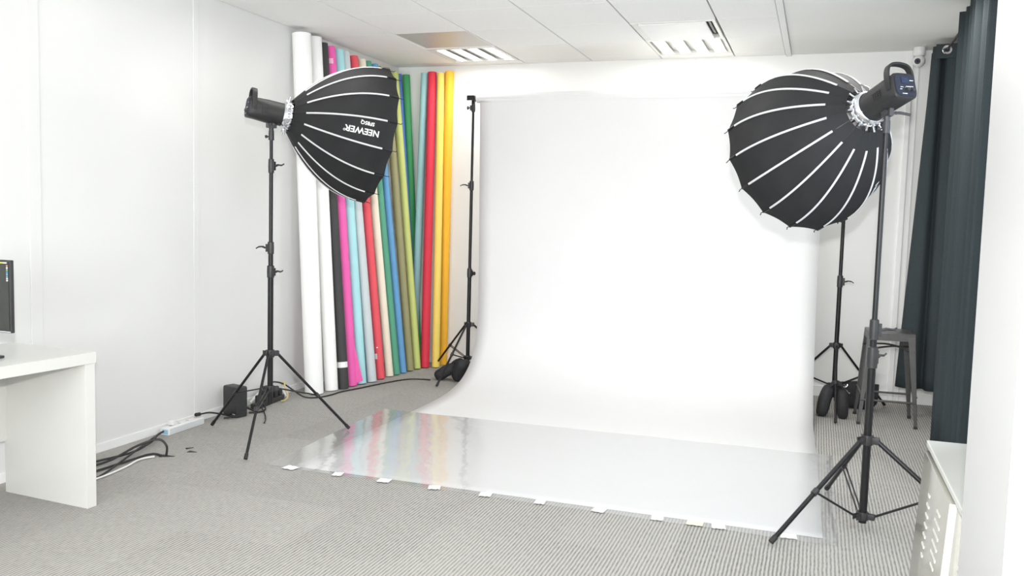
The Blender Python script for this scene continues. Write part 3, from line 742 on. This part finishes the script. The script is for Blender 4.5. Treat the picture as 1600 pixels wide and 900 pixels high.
dots = [(200, 120, 125), (225, 225, 225), (120, 190, 90), (70, 140, 200), (90, 180, 200), (130, 140, 190), (215, 215, 220), (235, 235, 235)]
for k, cc in enumerate(dots):
    boxo('icon', mat('icon_colour', srgb(*cc), .4, noise=.02), sc, .229, .2365, -.0146, -.0139, .402-k*.0085, .408-k*.0085)
bb = B(); box(bb, -.03, .03, .004, .022, .01, .25, bev=.004); obj('stand_neck', bb, M['black_plastic'], t, True)
bb = B(); box(bb, -.08, .08, -.06, .10, .0, .012, bev=.004); obj('stand_base', bb, M['black_plastic'], t, True)

# ------------------------------------------------------------ locker at the right
t = thing('locker', 'low white metal locker with slotted doors, in front of the near wall', 'locker', (.358, 0, 0))
LZ, LY0, LY1, FLR = .70, 1.985, 3.02, math.tan(math.radians(3.0))
def flare(bm):
    for v_ in bm.verts: v_.co.x -= (LZ-v_.co.z)*FLR
bb = B(); box(bb, .024, .46, LY0, LY1-.01, 0, LZ-.02); 
for v_ in bb.verts:
    if v_.co.x < .1: v_.co.x -= (LZ-v_.co.z)*FLR
obj('body', bb, M['locker'], t)
boxo('top', M['locker'], t, 0, .47, LY0-.002, LY1, LZ-.018, LZ, bev=.003)
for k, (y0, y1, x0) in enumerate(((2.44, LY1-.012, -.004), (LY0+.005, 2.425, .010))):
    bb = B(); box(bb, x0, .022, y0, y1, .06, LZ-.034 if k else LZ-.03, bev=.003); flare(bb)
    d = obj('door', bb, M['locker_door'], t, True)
    if k == 0:
        bb = B(); box(bb, x0-.001, .022, y0-.004, y0-.0002, .06, LZ-.03, bev=.0008); flare(bb); obj('edge_strip', bb, M['slot'], d)
    yc = (y0+y1)/2
    for rowy, n, lw, z0_ in ((yc-.13, 6, .048, LZ-.105), (yc+.07, 7, .024, LZ-.115)):
        for s in range(n):
            wv = lw*(1 if 0 < s < n-1 else .6)
            bb = B(); z = z0_-s*.030
            box(bb, x0-.0028, x0+.001, rowy-wv, rowy+wv, z-.0038, z+.0038, bev=.0012); flare(bb)
            obj('vent_slot', bb, M['slot'], d)

# ------------------------------------------------------------ bar stool
t = thing('bar_stool', 'gunmetal metal bar stool behind the right light stand, before the curtain', 'stool', (.505, 6.64, 0), .03)
SH = .645
bb = B(); box(bb, -.150, .150, -.150, .150, SH-.012, SH, bev=.005); obj('seat', bb, M['stool'], t, True)
boxo('handle_slot', M['rubber'], t, -.045, .045, -.012, .012, SH-.001, SH+.0015, bev=.0005)
bb = B()
for s in (-1, 1):
    box(bb, -.148, .148, s*.149-.002, s*.149+.002, SH-.055, SH-.008); box(bb, s*.149-.002, s*.149+.002, -.148, .148, SH-.055, SH-.008)
obj('apron', bb, M['stool'], t)
for sx in (-1, 1):
    for sy in (-1, 1):
        bb = B()
        # angle-section leg that tapers to the floor
        for hz in (0,):
            topc = V((sx*.150, sy*.150, SH-.006)); botc = V((sx*.192, sy*.182, .0))
            for ax in (0, 1):
                w0, w1 = .048, .020
                dx0 = V((-sx, 0, 0)) if ax == 0 else V((0, -sy, 0)); nn = V((0, -sy, 0)) if ax == 0 else V((-sx, 0, 0))
                q = [topc, topc+dx0*w0, botc+dx0*w1, botc]
                A_ = [bb.verts.new(p) for p in q]; B_ = [bb.verts.new(p+nn*.003) for p in q]
                bb.faces.new(A_); bb.faces.new(B_[::-1])
                for k in range(4): bb.faces.new((A_[k], A_[(k+1) % 4], B_[(k+1) % 4], B_[k]))
        lg = obj('leg', bb, M['stool'], t)
        bb = B(); bx_ = sx*.192-sx*.010; by_ = sy*.182-sy*.010; box(bb, bx_-.012, bx_+.012, by_-.012, by_+.012, 0, .018, bev=.002); obj('rubber_foot', bb, M['rubber'], lg)
for z, axx in ((.175, 'x'), (.215, 'y')):
    f_ = 1-z/SH; ex = .148+.042*f_; ey = .148+.034*f_
    for s in (-1, 1):
        bb = B()
        if axx == 'x': cyl(bb, (-ex, s*ey, z), (ex, s*ey, z), .0075, seg=8)
        else: cyl(bb, (s*ex, -ey, z), (s*ex, ey, z), .0075, seg=8)
        obj('footrest', bb, M['stool'], t, True)
bb = B(); f_ = .17; e = .155
for s in (-1, 1): tube(bb, [(-e, -s*e, SH-.125), (0, 0, SH-.105-.008*s), (e, s*e, SH-.125)], .007, 6)
obj('cross_brace', bb, M['stool'], t, True)

# ------------------------------------------------------------ curtains and rod
def curtain(label, top, bot, zt, zb_, header=None, group=None, nz=26):
    t = thing('curtain', label, 'curtain', (0, 0, 0), 0, group)
    T_ = smoothpath([(x, y, 0) for x, y in top], 7); O_ = smoothpath([(x, y, 0) for x, y in bot], 7)
    bb = B(); rows = []
    for k in range(nz+1):
        s = k/nz; row = []
        for i in range(len(T_)):
            p = T_[i].lerp(O_[i], s)
            zb2 = zb_(O_[i].x, O_[i].y) if callable(zb_) else zb_
            row.append(bb.verts.new((p.x, p.y, zt+(zb2-zt)*s)))
        rows.append(row)
    for p, q in zip(rows, rows[1:]):
        for j in range(len(T_)-1): bb.faces.new((p[j], p[j+1], q[j+1], q[j]))
    o = obj('cloth', bb, M['curtain'], t, True)
    m3 = o.modifiers.new('thick', 'SOLIDIFY'); m3.thickness = .004; m3.offset = 0
    return t
far_top = [(.885, 6.90), (.80, 6.935), (.775, 7.00), (.745, 6.945), (.715, 6.95), (.705, 6.99), (.76, 7.04), (.88, 7.07), (.72, 7.12), (.87, 7.17), (.72, 7.22), (.87, 7.27), (.73, 7.32)]
far_bot = [(.875, 6.86), (.79, 6.86), (.765, 6.95), (.70, 6.90), (.62, 6.93), (.595, 6.99), (.70, 7.04), (.86, 7.07), (.64, 7.12), (.86, 7.17), (.64, 7.22), (.86, 7.27), (.66, 7.33)]
ct = curtain('dark curtain gathered in the back right corner, behind the stool', far_top, far_bot, 2.645, .20, group='dark curtains on the right wall')
bb = B(); hp = smoothpath([(.888, 6.885, 0), (.79, 6.915, 0), (.715, 6.925, 0)], 6); rws = []
for p in hp: rws.append([bb.verts.new((p.x+dx, p.y+dy, z)) for dx, dy, z in ((0, 0, 2.555), (0, 0, 2.655), (.003, .006, 2.655), (.003, .006, 2.555))])
for p, q in zip(rws, rws[1:]):
    for k in range(4): bb.faces.new((p[k], p[(k+1) % 4], q[(k+1) % 4], q[k]))
bb.faces.new(rws[0][::-1]); bb.faces.new(rws[-1]); obj('header_band', bb, M['curtain'], ct, True)
RX, RZ = .785, 2.615
bb = B(); mt = Matrix.Translation((RX, 6.910, RZ-.003)) @ Matrix.Rotation(PI/2, 4, 'X') @ Matrix.Rotation(.12, 4, 'Y')
lathe(bb, [(.017, -.004), (.030, -.006), (.033, 0), (.030, .006), (.017, .004), (.017, -.004)], 28, mt); obj('grommet', bb, M['chrome'], ct, True)
bb = B(); box(bb, .875, .888, 6.80, 6.803, 2.50, 2.53); obj('care_tag', bb, M['tape'], ct)
nt_, nb_ = [], []
yy = 5.02; k = 0
front = [.745, .735, .75, .74, .73, .735, .742, .732]
while yy < 6.02:
    nt_.append((.885 if k % 2 else front[k % 8], yy)); nb_.append((.885 if k % 2 else front[(k+3) % 8]-.01, yy-.02+.03*math.sin(k*2.1)))
    yy += .078+.022*math.sin(k*1.7); k += 1
curtain('long dark curtain nearer the camera, hanging from ceiling to floor beside the locker', nt_, nb_, 2.66, lambda x, y: .02+.0*x, group='dark curtains on the right wall', nz=10)
t = thing('curtain_rod', 'thin dark curtain rod running along the right wall near the ceiling', 'rod', (RX, 0, RZ))
bb = B(); cyl(bb, (0, 4.8, 0), (0, 7.37, 0), .008, seg=12); obj('rod', bb, M['dark_metal'], t, True)
for y in (4.86, 6.25, 7.36):
    bb = B(); box(bb, -.008, XR-RX, y-.006, y+.006, .010, .022, bev=.001); obj('rod_bracket', bb, M['dark_metal'], t)

# ------------------------------------------------------------ security camera
t = thing('security_camera', 'small round white security camera under the ceiling in the back right corner', 'security camera', (.640, 7.28, H))
bb = B(); lathe(bb, [(.0001, 0), (.040, 0), (.044, -.012), (.044, -.05), (.036, -.062), (.0001, -.064)], 28); obj('base', bb, M['white_plastic'], t, True)
bb = B(); sph(bb, (0, 0, -.098), .045, seg=28); obj('dome', bb, M['white_plastic'], t, True)
bb = B(); d = V((-.35, -1, -.18)).normalized(); c0 = V((0, 0, -.098)); cyl(bb, c0+d*.030, c0+d*.047, .024, .020, seg=20); ln = obj('lens', bb, M['black_plastic'], t, True)
bb = B(); sph(bb, c0+d*.046, .010, seg=14); obj('glass', bb, M['screen_dark'], ln, True)

# ------------------------------------------------------------ bags
def pouch(bm, c, ax, ln, w_, th, seg=18):
    """soft filled pouch: superellipsoid along axis ax"""
    ax = V(ax).normalized(); q = frame_to(ax)
    vs = bmesh.ops.create_uvsphere(bm, u_segments=seg, v_segments=12, radius=1)['verts']
    for v_ in vs:
        x, y, z = v_.co
        f = lambda a, n: (1 if a >= 0 else -1)*abs(a)**n
        lx, ly, lz = f(x, .75), f(y, .75), f(z, .55)
        wob = 1+.05*math.sin(lz*5+lx*3)
        v_.co = V(c)+q @ V((lx*w_*wob, ly*th*wob, lz*ln))
def sandbag(label, pts, strap, grp):
    t = thing('sandbag', label, 'sandbag', (pts[0][0][0], pts[0][0][1], 0), 0, grp)
    o0 = V((pts[0][0][0], pts[0][0][1], 0))
    for c, ax, ln, w_, th in pts:
        bb = B(); pouch(bb, V(c)-o0, ax, ln, w_, th); obj('pouch', bb, M['bag'], t, True)
    bb = B(); P = smoothpath([V(p)-o0 for p in strap], 6); rws = []
    for i, p in enumerate(P):
        d = (P[min(i+1, len(P)-1)]-P[max(i-1, 0)]).normalized(); s = d.cross(V((0, -1, .2))).normalized(); n2 = d.cross(s)
        rws.append([bb.verts.new(p+s*x*.0+V((0, y, 0))+n2*0+V((0, 0, z))) for y, z in ((-.030, -.012), (.030, -.012), (.030, .012), (-.030, .012))])
    for p, q in zip(rws, rws[1:]):
        for k in range(4): bb.faces.new((p[k], p[(k+1) % 4], q[(k+1) % 4], q[k]))
    bb.faces.new(rws[0][::-1]); bb.faces.new(rws[-1]); obj('strap', bb, M['bag'], t, True)
    return t
sandbag('black saddle sandbag slumped over the base of the left backdrop stand', [((-2.865, 6.66, .070), (1, .4, .62), .100, .060, .048), ((-2.72, 6.66, .088), (.35, -.2, 1), .098, .078, .055)],
        [(-2.83, 6.67, .11), (-2.81, 6.70, .145), (-2.78, 6.715, .165), (-2.74, 6.70, .16), (-2.71, 6.67, .13)], 'sandbags on the stands')
sandbag('black saddle sandbag straddling the leg of the right backdrop stand', [((.105, 6.62, .115), (.22, .05, 1), .118, .055, .042), ((.225, 6.60, .105), (-.06, 0, 1), .108, .050, .042)],
        [(.125, 6.62, .18), (.145, 6.63, .235), (.175, 6.63, .25), (.215, 6.62, .235), (.228, 6.60, .18)], 'sandbags on the stands')
t = thing('shoulder_bag', 'flat black shoulder bag with a silver clip lying behind the stool legs', 'bag', (.33, 7.00, 0), .05)
bb = B(); pouch(bb, (0, 0, .105), (1, 0, 0), .155, .045, .103); obj('bag_body', bb, M['bag'], t, True)
bb = B(); box(bb, -.15, .15, -.052, -.040, .105, .205, bev=.004); obj('flap', bb, M['bag'], t, True)
bb = B(); tube(bb, [(-.095, -.060, .195), (-.082, -.062, .175), (-.095, -.062, .160), (-.078, -.062, .150), (-.060, -.062, .130)], .005, 6); tube(bb, [(-.10, -.060, .178), (-.085, -.066, .168), (-.072, -.062, .180), (-.07, -.06, .19)], .004, 6)
sph(bb, (-.055, -.062, .125), .008, seg=8); obj('clip', bb, M['chrome'], t, True)
bb = B(); tube(bb, [(-.10, -.03, .20), (-.14, -.03, .17), (-.15, -.05, .06), (-.11, -.09, .02)], .008, 6); obj('strap', bb, M['bag'], t, True)

# ------------------------------------------------------------ router, power strips, cables
t = thing('router', 'black box-shaped router standing on the carpet against the left wall', 'router', (-3.592, 4.840, 0), -.28)
bb = B(); box(bb, -.075, .072, -.045, .045, 0, .205, bev=.016); obj('casing', bb, M['black_plastic'], t, True)
boxo('logo_mark', M['piping'], t, .030, .055, -.0465, -.0448, .022, .026)
t = thing('power_strip', 'long white power strip on the carpet along the left wall', 'power strip', (-3.655, 4.405, 0), math.radians(1.5))
bb = B(); box(bb, -.030, .030, -.17, .17, 0, .045, bev=.006); obj('casing', bb, M['white_plastic'], t, True)
boxo('side_band', M['strip_side'], t, .0295, .0315, -.155, .16, .006, .038)
boxo('end_sticker', M['blue_sticker'], t, -.012, .026, -.1715, -.1695, .008, .036)
for k in range(4):
    bb = B(); y = -.115+k*.078; box(bb, -.018, .018, y-.022, y+.022, .0448, .0462, bev=.0006); so = obj('socket', bb, M['white_plastic'], t)
    bb = B(); box(bb, -.008, -.004, y-.006, y+.006, .0455, .0468); box(bb, .004, .008, y-.006, y+.006, .0455, .0468); obj('slot', bb, M['rubber'], so)
bb = B(); box(bb, -.02, .016, -.12, -.085, .046, .075, bev=.006); o = obj('charger', bb, M['white_plastic'], None, True); o.location = (-3.658, 4.415, .001)
tag(o, 'small white plug adapter sitting in the white power strip', 'charger')
t = thing('power_strip', 'black power strip full of plugs on the carpet behind the left light stand', 'power strip', (-3.612, 5.235, 0), math.radians(6))
bb = B(); box(bb, -.028, .028, -.19, .19, 0, .038, bev=.005); obj('casing', bb, M['black_plastic'], t, True)
for k, (y, hh) in enumerate(((-.12, .05), (-.05, .075), (.02, .085), (.09, .07), (.155, .045))):
    bb = B(); box(bb, -.021, .021, y-.022, y+.022, .038, .038+hh, bev=.006); obj('plug', bb, M['black_plastic'] if k != 0 else M['dark_metal'], t, True)
def cable(label, pts, r=.0045, m='cable', cat='cable'):
    bb = B(); tube(bb, pts, r, 8, True, 8); o = obj('cable', bb, M[m], None, True); tag(o, label, cat, 'cables on the carpet'); return o
cable('long black cable running past the foot of the paper rolls to the backdrop stand', [(-3.61, 5.22, .13), (-3.60, 5.28, .152), (-3.575, 5.37, .125), (-3.54, 5.46, .06), (-3.49, 5.51, .012), (-3.41, 5.56, .006), (-3.37, 5.68, .006), (-3.36, 5.82, .006), (-3.30, 6.02, .006), (-3.225, 6.30, .006), (-3.14, 6.50, .006), (-3.03, 6.56, .006), (-2.96, 6.565, .006)], .0055)
cable('black cable with a plug lying between the white power strip and the router', [(-3.655, 4.56, .062), (-3.64, 4.63, .060), (-3.62, 4.69, .045), (-3.60, 4.735, .03), (-3.585, 4.80, .012)], .0055)
bb = B(); tube(bb, [(-3.66, 4.53, .064), (-3.656, 4.565, .062)], .012, 8, False); o = obj('cable_plug', bb, M['rubber'], None, True); tag(o, 'black barrel plug at the end of the cable by the white power strip', 'plug')
cable('tangle of black cord lying at the left foot of the router', [(-3.60, 4.73, .008), (-3.56, 4.76, .012), (-3.54, 4.80, .008), (-3.57, 4.83, .014), (-3.60, 4.79, .018), (-3.56, 4.75, .02), (-3.53, 4.79, .014)], .0055)
cable('black cord from the router to the black power strip', [(-3.565, 4.91, .05), (-3.545, 4.95, .025), (-3.56, 5.00, .010), (-3.585, 5.035, .02)], .007)
cable('looser black cord curling in front of the black power strip', [(-3.55, 4.93, .008), (-3.50, 4.98, .008), (-3.51, 5.06, .010), (-3.555, 5.10, .03)], .006)
cable('black cord running from the black power strip towards the stand leg', [(-3.575, 5.08, .03), (-3.50, 5.02, .010), (-3.40, 4.90, .007), (-3.33, 4.80, .007), (-3.29, 4.73, .007)], .004)
cable('white cord looped over the far end of the black power strip', [(-3.66, 5.10, .03), (-3.655, 5.22, .09), (-3.65, 5.34, .10), (-3.635, 5.44, .06), (-3.62, 5.47, .012)], .011, 'cable_white')
# cables between desk and wall, ending in a floor hole
for i, (lab, pts, m_, r) in enumerate((
    ('black cable rising from behind the desk to the white power strip', [(-3.63, 3.30, .012), (-3.56, 3.62, .012), (-3.50, 3.80, .02), (-3.53, 3.98, .03), (-3.60, 4.12, .035), (-3.640, 4.215, .03)], 'cable', .0065),
    ('black cable arching up and down into the carpet hole beside the desk', [(-3.55, 3.36, .01), (-3.50, 3.62, .015), (-3.44, 3.78, .07), (-3.37, 3.86, .095), (-3.33, 3.88, .06), (-3.333, 3.882, .004)], 'cable', .0065),
    ('black cable lying flat between the desk and the carpet hole', [(-3.46, 3.28, .01), (-3.44, 3.50, .008), (-3.42, 3.70, .012), (-3.40, 3.84, .014), (-3.355, 3.87, .004)], 'cable', .0065),
    ('black cable lying closest to the desk panel on the carpet', [(-3.30, 3.20, .01), (-3.36, 3.45, .01), (-3.43, 3.66, .02), (-3.50, 3.86, .03), (-3.58, 4.05, .03), (-3.645, 4.20, .025)], 'cable', .0055),
    ('white cable lying in front of the black cables beside the desk', [(-3.36, 3.16, .01), (-3.34, 3.40, .008), (-3.36, 3.60, .008), (-3.39, 3.74, .010), (-3.37, 3.83, .006)], 'cable_white', .005))):
    cable(lab, pts, r, m_)
def hole(loc, s, label, ang):
    bb = B(); n = 3
    vs = [bb.verts.new((math.cos(a)*s*(1.3 if k == 0 else .75), math.sin(a)*s*.7, 0)) for k, a in enumerate((0, 2.2, 4.0))]
    r_ = bmesh.ops.extrude_face_region(bb, geom=[bb.faces.new(vs)]); bmesh.ops.translate(bb, vec=(0, 0, .0025), verts=[g for g in r_['geom'] if isinstance(g, bmesh.types.BMVert)])
    o = obj('carpet_hole', bb, M['rubber']); o.location = (*loc, .0005); o.rotation_euler = (0, 0, ang); tag(o, label, 'hole', 'dark cuts in the carpet')
hole((-3.34, 3.875), .045, 'dark cut in the carpet where the cables disappear', .3)
hole((-3.33, 4.055), .024, 'small dark triangular cut in the carpet, the one farther from the desk', .9)
hole((-3.27, 4.005), .028, 'small dark triangular cut in the carpet, the one nearer the light stand foot', .2)
bb = B(); tube(bb, [(-3.575, 5.372, .140), (-3.566, 5.372, .118), (-3.550, 5.365, .08), (-3.530, 5.36, .05), (-3.535, 5.34, .02), (-3.565, 5.33, .009)], .005, 6)
tube(bb, [(-3.590, 5.37, .118), (-3.575, 5.372, .138), (-3.562, 5.375, .122)], .006, 6)
o = obj('twist_tie', bb, M['twist'], None, True); tag(o, 'tan paper tie hanging from the long black cable beside the left light stand', 'tie')
t = thing('wall_socket', 'small white socket low on the right wall behind the curtain', 'socket', (XR-.012, 7.12, .12))
boxo('plate', M['white_plastic'], t, 0, .012, -.04, .04, -.03, .05, bev=.002); boxo('hole', M['rubber'], t, -.001, .002, -.012, .012, 0, .02)
